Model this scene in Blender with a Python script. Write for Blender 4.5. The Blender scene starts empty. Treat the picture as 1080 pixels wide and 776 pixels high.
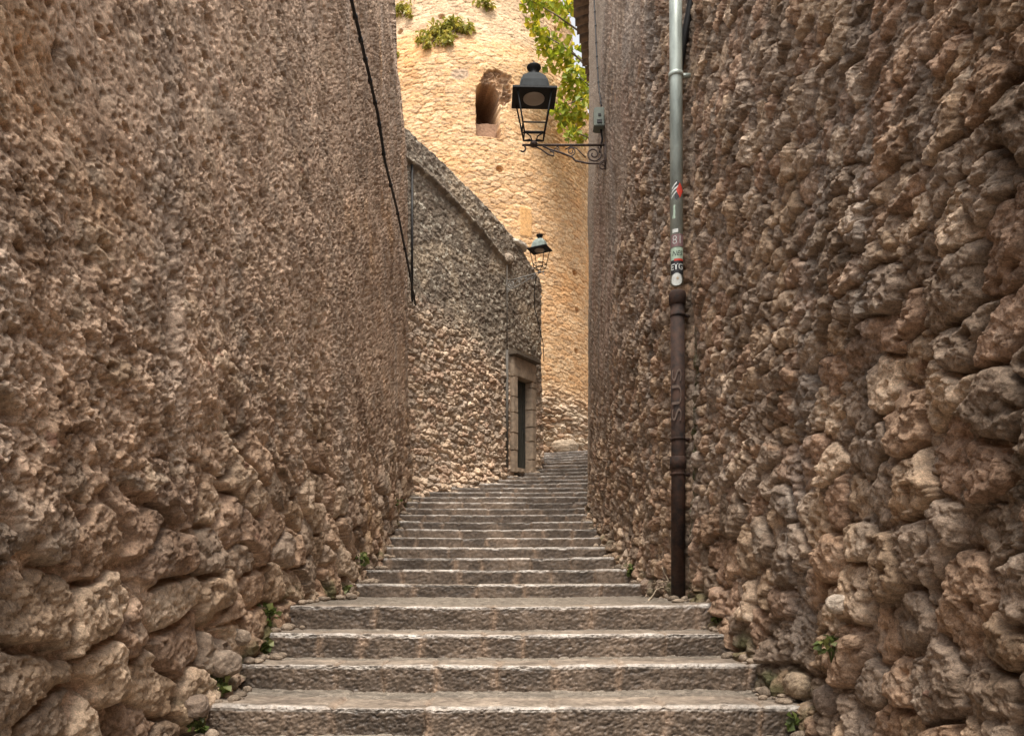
import bpy, bmesh, math, random
import numpy as np
from mathutils import Vector, Matrix
R = math.radians
rng = random.Random(7)
sc = bpy.context.scene
COL = sc.collection
F = np.float32
FX, HX, HY = 800.0, 540.0, 607.0      # focal length and horizon in photo units (camera at the origin, looking along +Y)

# ------------------------------------------------------------------ numpy noise
def h2(ix, iy, seed):
    ix = ix.astype(np.int64).astype(np.uint32); iy = iy.astype(np.int64).astype(np.uint32)
    n = ix * np.uint32(374761393) + iy * np.uint32(668265263) + np.uint32((seed * 2246822519) & 0xffffffff)
    n = (n ^ (n >> np.uint32(13))) * np.uint32(1274126177)
    n ^= n >> np.uint32(16); n = n * np.uint32(2654435761); n ^= n >> np.uint32(15)
    return (n & np.uint32(0xffffff)).astype(F) / F(0xffffff)

def noise(u, v, seed=0):
    iu = np.floor(u); iv = np.floor(v); fu = (u - iu).astype(F); fv = (v - iv).astype(F)
    def g(a, b):
        t = h2(iu + a, iv + b, seed) * F(6.2831853)
        return np.cos(t) * (fu - a) + np.sin(t) * (fv - b)
    su = fu * fu * fu * (fu * (fu * 6 - 15) + 10); sv = fv * fv * fv * (fv * (fv * 6 - 15) + 10)
    a = g(0, 0); b = g(1, 0); c = g(0, 1); d = g(1, 1)
    return ((a + (b - a) * su) * (1 - sv) + (c + (d - c) * su) * sv) * F(1.5)

def fbm(u, v, octs=5, seed=0, gain=.5, ridged=False):
    s = 0; a = 1.0; t = 0
    for k in range(octs):
        n = noise(u, v, seed + k * 17)
        if ridged: n = 1 - 2 * np.abs(n)
        s = s + a * n; t += a; a *= gain
        u, v = u * 1.93 + v * .35 + 11.3, v * 1.93 - u * .35 + 5.7
    return s / t

def worley(u, v, seed=0, jit=.9, brick=0.0):
    iv0 = np.floor(v)
    F1 = np.full(u.shape, 9, F); F2 = F1.copy(); ID = np.zeros(u.shape, F); DX = ID.copy(); DY = ID.copy()
    for dv in (-1, 0, 1):
        iv = iv0 + dv
        off = (iv % 2) * brick
        iu0 = np.floor(u - off)
        for du in (-1, 0, 1):
            iu = iu0 + du
            px = iu + off + .5 + jit * (h2(iu, iv, seed) - .5)
            py = iv + .5 + jit * (h2(iu, iv, seed + 1) - .5)
            ex = (u - px).astype(F); ey = (v - py).astype(F)
            d = np.sqrt(ex * ex + ey * ey)
            near = d < F1
            F2 = np.where(near, F1, np.minimum(F2, d))
            ID = np.where(near, h2(iu, iv, seed + 2), ID)
            DX = np.where(near, ex, DX); DY = np.where(near, ey, DY)
            F1 = np.where(near, d, F1)
    return F1, F2, ID, DX, DY

def ss(a, b, x):
    t = np.clip((x - a) / (b - a), 0, 1); return t * t * (3 - 2 * t)

def rnd(ID, k):
    return (ID * (97.13 + 31.7 * k) + .37 * k) % 1.0

def stones(u, v, sx, sy, seed, jit=.9, warp=.22, brick=0.0, sharp=7.0):
    """rubble: height 0..~1.2, id, edge distance"""
    w1 = fbm(u / sx * 1.1, v / sy * 1.1, 3, seed + 50); w2 = fbm(u / sx * 1.1 + 40, v / sy * 1.1, 3, seed + 60)
    F1, F2, ID, DX, DY = worley(u / sx + w1 * warp * 1.6, v / sy + w2 * warp * 1.6, seed, jit, brick)
    e = F2 - F1
    prof = .55 * ss(0, 1.5 / sharp, e) + .45 * (1 - np.exp(-e * sharp * .6))
    tx = rnd(ID, 1) - .5; ty = rnd(ID, 2) - .6
    h = prof * (.45 + .55 * rnd(ID, 3)) + prof * (DX * tx + DY * ty) * .7 - .10 * F1 * F1
    return h, ID, e

def crag(u, v, seed, k=1.0, sizes=((.15, .026), (.062, .014), (.026, .0065))):
    """broken faces: little tilted planes of several sizes with crisp edges between them"""
    out = 0
    wx = noise(u * 14, v * 14, seed + 3) * .3; wy = noise(u * 14 + 9, v * 14, seed + 4) * .3
    for i, (sz, am) in enumerate(sizes):
        F1, F2, ID, DX, DY = worley(u / sz + wx, v / (sz * .8) + wy, seed + 7 * i, 1.0)
        out = out + am * ((DX * (rnd(ID, 1) - .5) + DY * (rnd(ID, 2) - .55)) * 2.2 + (rnd(ID, 3) - .5) * .7)
    return out * k

def mixc(a, b, t):
    return a + (b - a) * t[..., None]

PAL = np.array([(.22, .178, .14), (.35, .272, .198), (.30, .215, .16), (.45, .365, .28), (.26, .215, .175), (.35, .255, .185)], F)
def palette(ID, pal=PAL):
    n = len(pal); k = np.minimum((rnd(ID, 5) * n).astype(int), n - 1)
    return pal[k] * (.82 + .36 * rnd(ID, 6))[..., None]

# ------------------------------------------------------------------ object helpers
def tag(o, label=None, cat=None, group=None, kind=None):
    if label: o['label'] = label
    if cat: o['category'] = cat
    if group: o['group'] = group
    if kind: o['kind'] = kind
    return o

def empty(name, loc=(0, 0, 0), label=None, cat=None, group=None):
    o = bpy.data.objects.new(name, None); COL.objects.link(o); o.location = loc
    return tag(o, label, cat, group)

def link(name, me, mat=None, parent=None, smooth=True):
    o = bpy.data.objects.new(name, me); COL.objects.link(o)
    if mat: me.materials.append(mat)
    if parent:
        o.parent = parent
        o.matrix_parent_inverse = Matrix.Translation(-Vector(parent.location))
    if smooth and len(me.polygons): me.polygons.foreach_set('use_smooth', np.ones(len(me.polygons), bool))
    return o

def grid_mesh(name, P, C=None, wrap=False):
    """P: (rows, cols, 3) vertex positions; C: (rows, cols, 3) albedo stored in the colour attribute 'Col'"""
    nr, nc = P.shape[:2]
    me = bpy.data.meshes.new(name)
    me.vertices.add(nr * nc); me.vertices.foreach_set('co', P.reshape(-1).astype(F))
    idx = np.arange(nr * nc, dtype=np.int32).reshape(nr, nc)
    if wrap: idx = np.concatenate([idx, idx[:, :1]], 1)
    q = np.stack([idx[:-1, :-1], idx[:-1, 1:], idx[1:, 1:], idx[1:, :-1]], -1).reshape(-1)
    nf = len(q) // 4
    me.loops.add(nf * 4); me.loops.foreach_set('vertex_index', q)
    me.polygons.add(nf); me.polygons.foreach_set('loop_start', np.arange(0, nf * 4, 4, dtype=np.int32))
    me.update(calc_edges=True)
    if C is not None:
        a = me.color_attributes.new('Col', 'FLOAT_COLOR', 'POINT')
        c4 = np.ones((nr * nc, 4), F); c4[:, :3] = np.clip(C.reshape(-1, 3), .01, .9)
        a.data.foreach_set('color', c4.reshape(-1))
    return me

def from_bm(name, bm, mat, parent=None, smooth=False):
    bmesh.ops.recalc_face_normals(bm, faces=bm.faces)
    me = bpy.data.meshes.new(name); bm.to_mesh(me); bm.free()
    return link(name, me, mat, parent, smooth)

def bm_box(bm, c, s, rz=0, jitter=0, bevel=0.0):
    r = bmesh.ops.create_cube(bm, size=1); vs = r['verts']
    M = Matrix.Translation(c) @ Matrix.Rotation(rz, 4, 'Z') @ Matrix.Diagonal((s[0], s[1], s[2], 1))
    for v in vs:
        v.co = M @ v.co
        if jitter: v.co += Vector([rng.uniform(-1, 1) * jitter for _ in range(3)])
    if bevel:
        es = list({e for v in vs for e in v.link_edges})
        bmesh.ops.bevel(bm, geom=es, offset=bevel, segments=2, affect='EDGES')
    return vs

def bm_tube(bm, pts, r, seg=8, cap=True):
    pts = [Vector(p) for p in pts]; n = len(pts)
    rs = r if isinstance(r, (list, tuple)) else [r] * n
    t0 = (pts[1] - pts[0]).normalized()
    up = Vector((0, 0, 1)) if abs(t0.z) < .9 else Vector((1, 0, 0))
    a = t0.cross(up).normalized(); rings = []
    for i, p in enumerate(pts):
        t = (pts[min(i + 1, n - 1)] - pts[max(i - 1, 0)]).normalized()
        a = (a - t * a.dot(t)).normalized(); b = t.cross(a)
        rings.append([bm.verts.new(p + (a * math.cos(k * 2 * math.pi / seg) + b * math.sin(k * 2 * math.pi / seg)) * rs[i]) for k in range(seg)])
    for i in range(n - 1):
        for k in range(seg):
            bm.faces.new((rings[i][k], rings[i][(k + 1) % seg], rings[i + 1][(k + 1) % seg], rings[i + 1][k]))
    if cap: bm.faces.new(rings[0]); bm.faces.new(rings[-1])

def bm_lathe(bm, prof, c=(0, 0, 0), seg=24, square=False, rz=0):
    """prof: list of (radius, z)"""
    rings = []
    n = 4 if square else seg
    for r, z in prof:
        rr = r * math.sqrt(2) if square else r
        o = math.pi / 4 if square else 0
        rings.append([bm.verts.new((c[0] + rr * math.cos(o + rz + k * 2 * math.pi / n), c[1] + rr * math.sin(o + rz + k * 2 * math.pi / n), c[2] + z)) for k in range(n)])
    for i in range(len(rings) - 1):
        for k in range(n):
            bm.faces.new((rings[i][k], rings[i][(k + 1) % n], rings[i + 1][(k + 1) % n], rings[i + 1][k]))
    bm.faces.new(rings[0]); bm.faces.new(rings[-1])

# ------------------------------------------------------------------ materials
def new_mat(name):
    m = bpy.data.materials.new(name); m.use_nodes = True
    nt = m.node_tree; b = nt.nodes['Principled BSDF']
    return m, nt, b

def rock_mat(name, rough=.93, bump=.5, dist=.006, scales=(38, 160), var=.35, spec=.25):
    """colour attribute x procedural grain, with two scales of bump"""
    m, nt, b = new_mat(name); N = nt.nodes.new; L = nt.links.new
    b.inputs['Roughness'].default_value = rough
    b.inputs['Specular IOR Level'].default_value = spec
    at = N('ShaderNodeAttribute'); at.attribute_name = 'Col'
    tc = N('ShaderNodeTexCoord')
    n1 = N('ShaderNodeTexNoise'); n1.inputs['Scale'].default_value = scales[0]; n1.inputs['Detail'].default_value = 6; n1.inputs['Roughness'].default_value = .65
    n2 = N('ShaderNodeTexNoise'); n2.inputs['Scale'].default_value = scales[1]; n2.inputs['Detail'].default_value = 4; n2.inputs['Roughness'].default_value = .7
    L(tc.outputs['Object'], n1.inputs['Vector']); L(tc.outputs['Object'], n2.inputs['Vector'])
    r1 = N('ShaderNodeMapRange'); r1.inputs['From Min'].default_value = .3; r1.inputs['From Max'].default_value = .7
    r1.inputs['To Min'].default_value = 1 - var; r1.inputs['To Max'].default_value = 1 + var
    L(n1.outputs['Fac'], r1.inputs['Value'])
    r2 = N('ShaderNodeMapRange'); r2.inputs['From Min'].default_value = .3; r2.inputs['From Max'].default_value = .7
    r2.inputs['To Min'].default_value = 1 - var * .9; r2.inputs['To Max'].default_value = 1 + var * .9
    L(n2.outputs['Fac'], r2.inputs['Value'])
    mm = N('ShaderNodeMath'); mm.operation = 'MULTIPLY'; L(r1.outputs[0], mm.inputs[0]); L(r2.outputs[0], mm.inputs[1])
    vm = N('ShaderNodeVectorMath'); vm.operation = 'SCALE'; L(at.outputs['Color'], vm.inputs[0]); L(mm.outputs[0], vm.inputs['Scale'])
    L(vm.outputs[0], b.inputs['Base Color'])
    ad = N('ShaderNodeMath'); ad.operation = 'ADD'; L(n1.outputs['Fac'], ad.inputs[0])
    hf = N('ShaderNodeMath'); hf.operation = 'MULTIPLY'; hf.inputs[1].default_value = .45; L(n2.outputs['Fac'], hf.inputs[0]); L(hf.outputs[0], ad.inputs[1])
    bp = N('ShaderNodeBump'); bp.inputs['Strength'].default_value = bump; bp.inputs['Distance'].default_value = dist
    L(ad.outputs[0], bp.inputs['Height']); L(bp.outputs['Normal'], b.inputs['Normal'])
    return m

def plain(name, col, rough=.7, metal=0.0, var=.15, scale=30, bump=.2, col2=None, dist=.003, stretch=(1, 1, 1), spec=.4):
    m, nt, b = new_mat(name); N = nt.nodes.new; L = nt.links.new
    b.inputs['Roughness'].default_value = rough; b.inputs['Metallic'].default_value = metal
    b.inputs['Specular IOR Level'].default_value = spec
    tc = N('ShaderNodeTexCoord'); mp = N('ShaderNodeMapping'); mp.inputs['Scale'].default_value = stretch
    L(tc.outputs['Object'], mp.inputs['Vector'])
    n = N('ShaderNodeTexNoise'); n.inputs['Scale'].default_value = scale; n.inputs['Detail'].default_value = 6; n.inputs['Roughness'].default_value = .6
    L(mp.outputs[0], n.inputs['Vector'])
    cr = N('ShaderNodeValToRGB'); c2 = col2 or tuple(c * (1 + var) for c in col)
    cr.color_ramp.elements[0].position = .35; cr.color_ramp.elements[1].position = .65
    cr.color_ramp.elements[0].color = (*[c * (1 - var) for c in col], 1); cr.color_ramp.elements[1].color = (*c2, 1)
    L(n.outputs['Fac'], cr.inputs[0]); L(cr.outputs[0], b.inputs['Base Color'])
    bp = N('ShaderNodeBump'); bp.inputs['Strength'].default_value = bump; bp.inputs['Distance'].default_value = dist
    L(n.outputs['Fac'], bp.inputs['Height']); L(bp.outputs['Normal'], b.inputs['Normal'])
    return m

def leaf_mat(name, c1, c2, c3, trans=.45):
    m, nt, b = new_mat(name); N = nt.nodes.new; L = nt.links.new
    at = N('ShaderNodeAttribute'); at.attribute_name = 'Col'
    cr = N('ShaderNodeValToRGB'); e = cr.color_ramp.elements
    e[0].position = 0; e[0].color = (*c1, 1); e[1].position = 1; e[1].color = (*c3, 1); k = e.new(.55); k.color = (*c2, 1)
    L(at.outputs['Fac'], cr.inputs[0])
    L(cr.outputs[0], b.inputs['Base Color']); b.inputs['Roughness'].default_value = .5
    tr = N('ShaderNodeBsdfTranslucent'); L(cr.outputs[0], tr.inputs['Color'])
    mx = N('ShaderNodeMixShader'); mx.inputs[0].default_value = trans
    out = nt.nodes['Material Output']; L(b.outputs[0], mx.inputs[1]); L(tr.outputs[0], mx.inputs[2]); L(mx.outputs[0], out.inputs['Surface'])
    return m

M_WALL = rock_mat('rubble_stone', bump=.9, dist=.012, scales=(45, 190), var=.45)
M_FAR = rock_mat('far_rubble', bump=.7, dist=.025, scales=(16, 60), var=.3)
M_STEP = rock_mat('step_stone', rough=.46, bump=.6, dist=.006, scales=(30, 140), var=.4, spec=.5)
M_GROUND = plain('earth', (.16, .12, .085), .95, scale=4, var=.35)
M_ZINC = plain('galvanised_pipe', (.34, .385, .35), .45, .15, scale=9, var=.32, bump=.25, stretch=(1, 1, .3))
M_RUST = plain('rusty_iron', (.022, .015, .013), .8, .1, scale=16, var=.3, col2=(.065, .032, .020), bump=.5)
M_IRON = plain('black_iron', (.010, .0105, .011), .6, .0, scale=30, var=.3, bump=.15, spec=.25)
M_BRK = plain('weathered_bracket_iron', (.045, .032, .028), .7, .1, scale=40, var=.4, col2=(.10, .065, .05), bump=.3)
M_HOOD = plain('dark_painted_hood', (.012, .015, .017), .7, 0, scale=12, var=.35, bump=.1, spec=.2)
M_HOODG = plain('verdigris_hood', (.22, .27, .245), .7, 0, scale=14, var=.25, bump=.2)
M_GREYBRK = plain('pale_grey_iron', (.30, .29, .27), .6, .2, scale=30, var=.25)
M_DISC = plain('lamp_diffuser', (.34, .29, .24), .4, 0, scale=4, var=.1, bump=0)
M_CABLE = plain('black_rubber', (.012, .011, .011), .6, 0, scale=20, var=.2)
M_BOX = plain('grey_green_box', (.13, .15, .125), .55, 0, scale=10, var=.15)
M_DOOR = plain('dark_door_wood', (.03, .032, .027), .7, 0, scale=8, var=.3, col2=(.06, .06, .05), stretch=(6, 6, .6))
M_DRESSED = plain('dressed_sandstone', (.31, .238, .172), .9, 0, scale=9, var=.25, bump=.5, dist=.01)
M_TILE = plain('old_roof_tile', (.13, .095, .07), .9, 0, scale=7, var=.35, bump=.4, dist=.01)
M_PLASTER = plain('house_plaster', (.36, .28, .21), .95, 0, scale=5, var=.18, bump=.4, dist=.01)
M_WOODDK = plain('eave_timber', (.06, .042, .03), .9, 0, scale=10, var=.3)
M_BARK = plain('bark', (.12, .09, .065), .95, 0, scale=14, var=.3, bump=.6, dist=.02)
M_TWIG = plain('dry_twig', (.42, .34, .24), .8, 0, scale=30, var=.2)
M_WHITE = plain('sticker_white', (.55, .57, .54), .5, 0, scale=60, var=.15, bump=0)
M_RED = plain('sticker_red', (.50, .05, .03), .5, 0, scale=60, var=.15, bump=0)
M_BLACK = plain('sticker_black', (.02, .02, .022), .5, 0, scale=60, var=.15, bump=0)
M_PINK = plain('sticker_dark_pink', (.20, .12, .12), .6, 0, scale=60, var=.25, bump=0)
M_MINT = plain('sticker_mint', (.36, .46, .36), .5, 0, scale=60, var=.15, bump=0)
M_CHALK = plain('faded_paint', (.14, .10, .08), .8, 0, scale=60, var=.2, bump=0)
L_TREE = leaf_mat('tree_leaves', (.18, .25, .02), (.40, .45, .03), (.65, .52, .05), .5)
L_TUFT = leaf_mat('tuft_leaves', (.19, .20, .03), (.36, .34, .05), (.50, .40, .08), .45)
L_WEED = leaf_mat('weed_leaves', (.07, .085, .02), (.10, .14, .03), (.24, .25, .08), .35)

# ------------------------------------------------------------------ staircase levels
STEP_D = {-4: 1.15, -3: 1.7, -2: 2.25, -1: 2.75, 0: 3.3, 1: 3.81, 2: 4.36, 3: 4.80, 4: 5.25, 5: 7.55, 6: 8.3, 7: 9.15, 8: 9.75, 9: 10.35,
          10: 10.95, 11: 11.5, 12: 12.03, 13: 12.6, 14: 13.1, 15: 13.62, 16: 14.2, 17: 14.75, 18: 15.3, 19: 15.85, 20: 16.4,
          21: 16.9, 22: 17.4, 23: 17.9, 24: 18.4, 25: 18.9, 26: 19.4, 27: 19.9, 28: 20.4}
STEP_Z = {-4: -1.38, -3: -1.23, -2: -1.08, -1: -.93, 0: -.79, 1: -.65, 2: -.505, 3: -.36, 4: -.2}
for k in range(5, 29): STEP_Z[k] = -.076 + .15 * (k - 5)
gd = np.array([-400, 1.0] + [STEP_D[k] for k in sorted(STEP_D)] + [400.]); gz = np.array([-1.53, -1.53] + [STEP_Z[k] for k in sorted(STEP_D)] + [3.37])
def ground(d): return np.interp(d, gd, gz)

# ------------------------------------------------------------------ wall builder
def make_wall(name, pts, side, cols, ztop, height_fn, mat, rows=900, vis=.78, label=None, thick=.7, cap_jit=.05, lean=None, z0off=.15):
    """pts: polyline (X, Y) walked away from the camera; side=+1 when the visible face looks to +X.
    cols: arc positions of the columns; height_fn(s, z, d, g) -> (h, colour)"""
    pts = np.array(pts, float)
    seg = np.hypot(*np.diff(pts, axis=0).T); S = np.concatenate([[0], np.cumsum(seg)])
    s = np.asarray(cols)
    X = np.interp(s, S, pts[:, 0]); Y = np.interp(s, S, pts[:, 1])
    k = 5e-2
    tx = np.interp(s + k, S, pts[:, 0]) - np.interp(s - k, S, pts[:, 0]); ty = np.interp(s + k, S, pts[:, 1]) - np.interp(s - k, S, pts[:, 1])
    l = np.hypot(tx, ty) + 1e-9; tx /= l; ty /= l
    nx, ny = ty * side, -tx * side
    z0 = ground(Y) - z0off; zt = ztop(s, Y)
    zv = np.minimum(np.maximum(vis * np.maximum(Y, 2.0) + .25, 1.9), zt)
    nv = int(rows * .88); nt_ = rows - nv
    f1 = np.linspace(0, 1, nv)[:, None]; f2 = np.linspace(0, 1, nt_ + 1)[1:, None]
    Z = np.concatenate([z0 + (zv - z0) * f1, zv + (zt - zv) * f2], 0)
    Sg = np.broadcast_to(s, Z.shape); Dg = np.broadcast_to(Y, Z.shape)
    G = Z - ground(Dg)
    h, C = height_fn(Sg.astype(np.float64), Z, Dg, G)
    off = h + (lean(Z, Dg) if lean else 0)
    P = np.stack([X + nx * off, Y + ny * off, Z + 0 * X], -1)
    # top cap and plain back face
    top = P[-1].copy(); n3 = np.stack([nx, ny, 0 * nx], -1)
    top[:, 2] += cap_jit * fbm(s * 3, s * 0 + 3.3, 4, 5); 
    c1 = top - n3 * .12 + np.array([0, 0, .03]); c2 = top - n3 * thick; c3 = c2.copy(); c3[:, 2] = z0
    P = np.concatenate([P, c1[None], c2[None], c3[None]], 0)
    C = np.concatenate([C, C[-1:], C[-1:], C[-1:]], 0)
    me = grid_mesh(name, P, C)
    if side < 0: me.flip_normals()
    return link(name, me, mat), dict(S=S, pts=pts, side=side)

def cols_screen(ptsX, ptsY, s_lo, s_hi, n, n_before=50, dnear=2.0):
    """arc positions spaced evenly as seen along the alley (denser where near)"""
    pts = np.stack([ptsX, ptsY], 1); seg = np.hypot(*np.diff(pts, axis=0).T); S = np.concatenate([[0], np.cumsum(seg)])
    s = np.linspace(0, S[-1], 20000); Y = np.interp(s, S, ptsY); X = np.interp(s, S, ptsX)
    w = np.where(Y > dnear, 1.0 / np.maximum(Y, dnear) ** 1.75, .06)
    near_turn = np.abs(np.gradient(Y, s)) < .75
    w = np.where(near_turn & (Y > dnear), w * 1.3, w)
    cw = np.cumsum(w); cw = (cw - cw[0]) / (cw[-1] - cw[0])
    return np.interp(np.linspace(0, 1, n), cw, s)

def fine(u, z, seed):
    return fbm(u * 9, z * 9, 6, seed, .55)

# left near wall ---------------------------------------------------
LW = [(-1.60, -3.0), (-1.61, 0), (-1.62, 2.25), (-1.65, 3.9), (-1.63, 4.8), (-1.65, 7.6), (-1.71, 9.5), (-1.83, 11.75), (-1.905, 13.75), (-1.92, 13.95), (-2.0, 14.05), (-3.6, 14.3)]
RW = [(1.58, -3.0), (1.57, 0), (1.575, 2.2), (1.575, 3.8), (1.49, 4.8), (1.46, 5.9), (1.455, 6.5), (1.39, 7.6), (1.34, 8.9), (1.30, 10.1), (1.30, 11.3), (1.295, 12.5), (1.32, 13.0), (1.40, 13.15), (1.9, 13.3), (3.2, 13.5)]

def left_h(u, z, d, g):
    low = fbm(u * .55, z * .55, 3, 3) 
    reach = 1.02 + np.maximum(4.5 - d, 0) * .36
    mA = ss(.55, -.55, g - reach + 1.1 * fbm(u * .8, z * .8, 3, 9))
    hA, iA, eA = stones(u, z, .38, .27, 21, sharp=9)
    hB, iB, eB = stones(u, z, .21, .155, 31)
    hC, iC, eC = stones(u, z, .065, .05, 41)
    mort = .30 + .75 * fbm(u * 1.7, z * 1.7, 4, 12)                       # how far the old mortar covers the stones
    A = hA * .108; Am = (mort * .8) * .09
    B = hB * .055; Bm = (mort + .26) * .055
    fA = ss(-.004, .012, A - Am); fB = ss(-.003, .008, B - Bm)
    stA = np.maximum(A, Am) + .22 * hB * .05 * (1 - fA)
    up = ss(1.2, 2.4, g - np.maximum(4.5 - d, 0) * .2 + .6 * low); stB = np.maximum(B, Bm) * (.80 - .48 * up) + (.35 + .1 * up) * hC * .022
    h = stB + (stA - stB) * mA
    stone = fB + (fA - fB) * mA
    rid = fbm(u * 5.5, z * 5.5, 5, 70, .55, ridged=True)
    fn = fine(u, z, 80)
    cg = crag(u, z, 600, 1.0, ((.13, .013), (.055, .011), (.024, .006)))
    calm = ss(-.22, .22, fbm(u * .9 + 60, z * .8, 4, 61)) * up; ex = 1 - .62 * calm
    h = h - ss(.16, .02, eA + .05 * fn) * .045 * mA * ss(-.3, .15, fbm(u * 2.4, z * 2.4, 3, 62)) - ss(.14, .02, eB) * .022 * fB * (1 - mA) * ex
    h = h * (1 - .35 * calm)
    h = h + (.07 - .02 * up) * low + .018 * (rid - .3) * (1 - .5 * mA) * (1 - .55 * up) * ex + fn * (.020 + .006 * mA - .007 * up) * ex + cg * (.75 - .15 * mA - .40 * up) * ex
    # pits and lost pieces of crust
    P1, P2, pid, _, _ = worley(u / .09 + fn * .5, z / .075 + rid * .3, 55)
    pit = ss(.42, .1, P1) * (pid > .72)
    h = h - .034 * pit * (1 - .6 * mA)
    P3, _, pid3, _, _ = worley(u / .038 + fn * .4, z / .036, 57, .9); h = h - .016 * ss(.42, .12, P3) * (pid3 > .6) * (1 - .6 * mA)
    fl = ss(.1, .35, fbm(u * 1.3 + 7, z * 1.1, 4, 91)); h = h - .022 * fl * (1 - mA)
    h = h + .06 * np.exp(-np.maximum(g, 0) / .14) * (hB * .6 + .2)
    # one deep gap under a big stone near the left edge
    gz_ = z + fn * .06; gd_ = d + rid * .05; gap = np.exp(-(((gd_ - 2.38) / .10) ** 2 + ((gz_ - .535 + .35 * (gd_ - 2.38)) / .026) ** 2)); h = h - .17 * gap
    # vertical channel of lost render
    ch = np.exp(-((d - (3.62 + .05 * noise(z * 2, z * 0, 4))) / .05) ** 2) * ss(.8, 1.1, z) * ss(1.95, 1.6, z); h = h - .04 * ch
    crust = np.array([.50, .352, .248], F) * (1 + .28 * fbm(u * 1.1, z * .9, 4, 14) + .18 * fn)[..., None]
    C = mixc(crust, palette(np.where(mA > .5, iA, iB)) * np.array([1.08, .99, .90], F), stone * (.85 - .35 * up))
    grey = ss(.0, .5, fbm(u * 1.6, z * .22, 4, 15) + ss(9, 14, d) * .35 * ss(3, 5.5, z))      # grey weathering streaks
    C = mixc(C, C.mean(-1, keepdims=True) * np.array([.92, .84, .74], F), grey * .3)
    och = ss(.15, .6, fbm(u * .9 + 30, z * .9, 3, 16)); C = mixc(C, C * np.array([1.06, .98, .86], F), och)
    brick = ss(.985, .99, rnd(iC, 8)) * ss(.05, .2, eC) * ss(.1, .3, fbm(u * .9, z * .9, 3, 46)); C = mixc(C, np.array([.26, .135, .09], F) + 0 * C, brick * .8)
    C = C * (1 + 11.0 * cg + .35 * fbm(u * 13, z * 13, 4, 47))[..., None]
    dirt = ss(.0, .35, fbm(u * 2.2, z * 1.3, 5, 48)); C = mixc(C, C * np.array([.62, .58, .54], F), dirt * (.9 - .4 * up))
    C = C * (1 + .16 * calm)[..., None]
    mossy = ss(.16, .02, g + .05 * fn) * ss(-.05, .35, fbm(u * 3, z * 3, 4, 49)); C = mixc(C, np.array([.075, .08, .03], F) + 0 * C, mossy * .8)
    wash = ss(.2, .55, fbm(u * 6, z * 6, 3, 44)) * .25; C = mixc(C, np.array([.50, .42, .33], F) + 0 * C, wash)
    return h, C

def lean_left(z, d):
    return -.14 * np.maximum(0, z - 7.8) - .10 * np.maximum(0, z - 10)

def lean_right(z, d):
    return -.004 * np.maximum(0, z) - .0 * d

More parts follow.
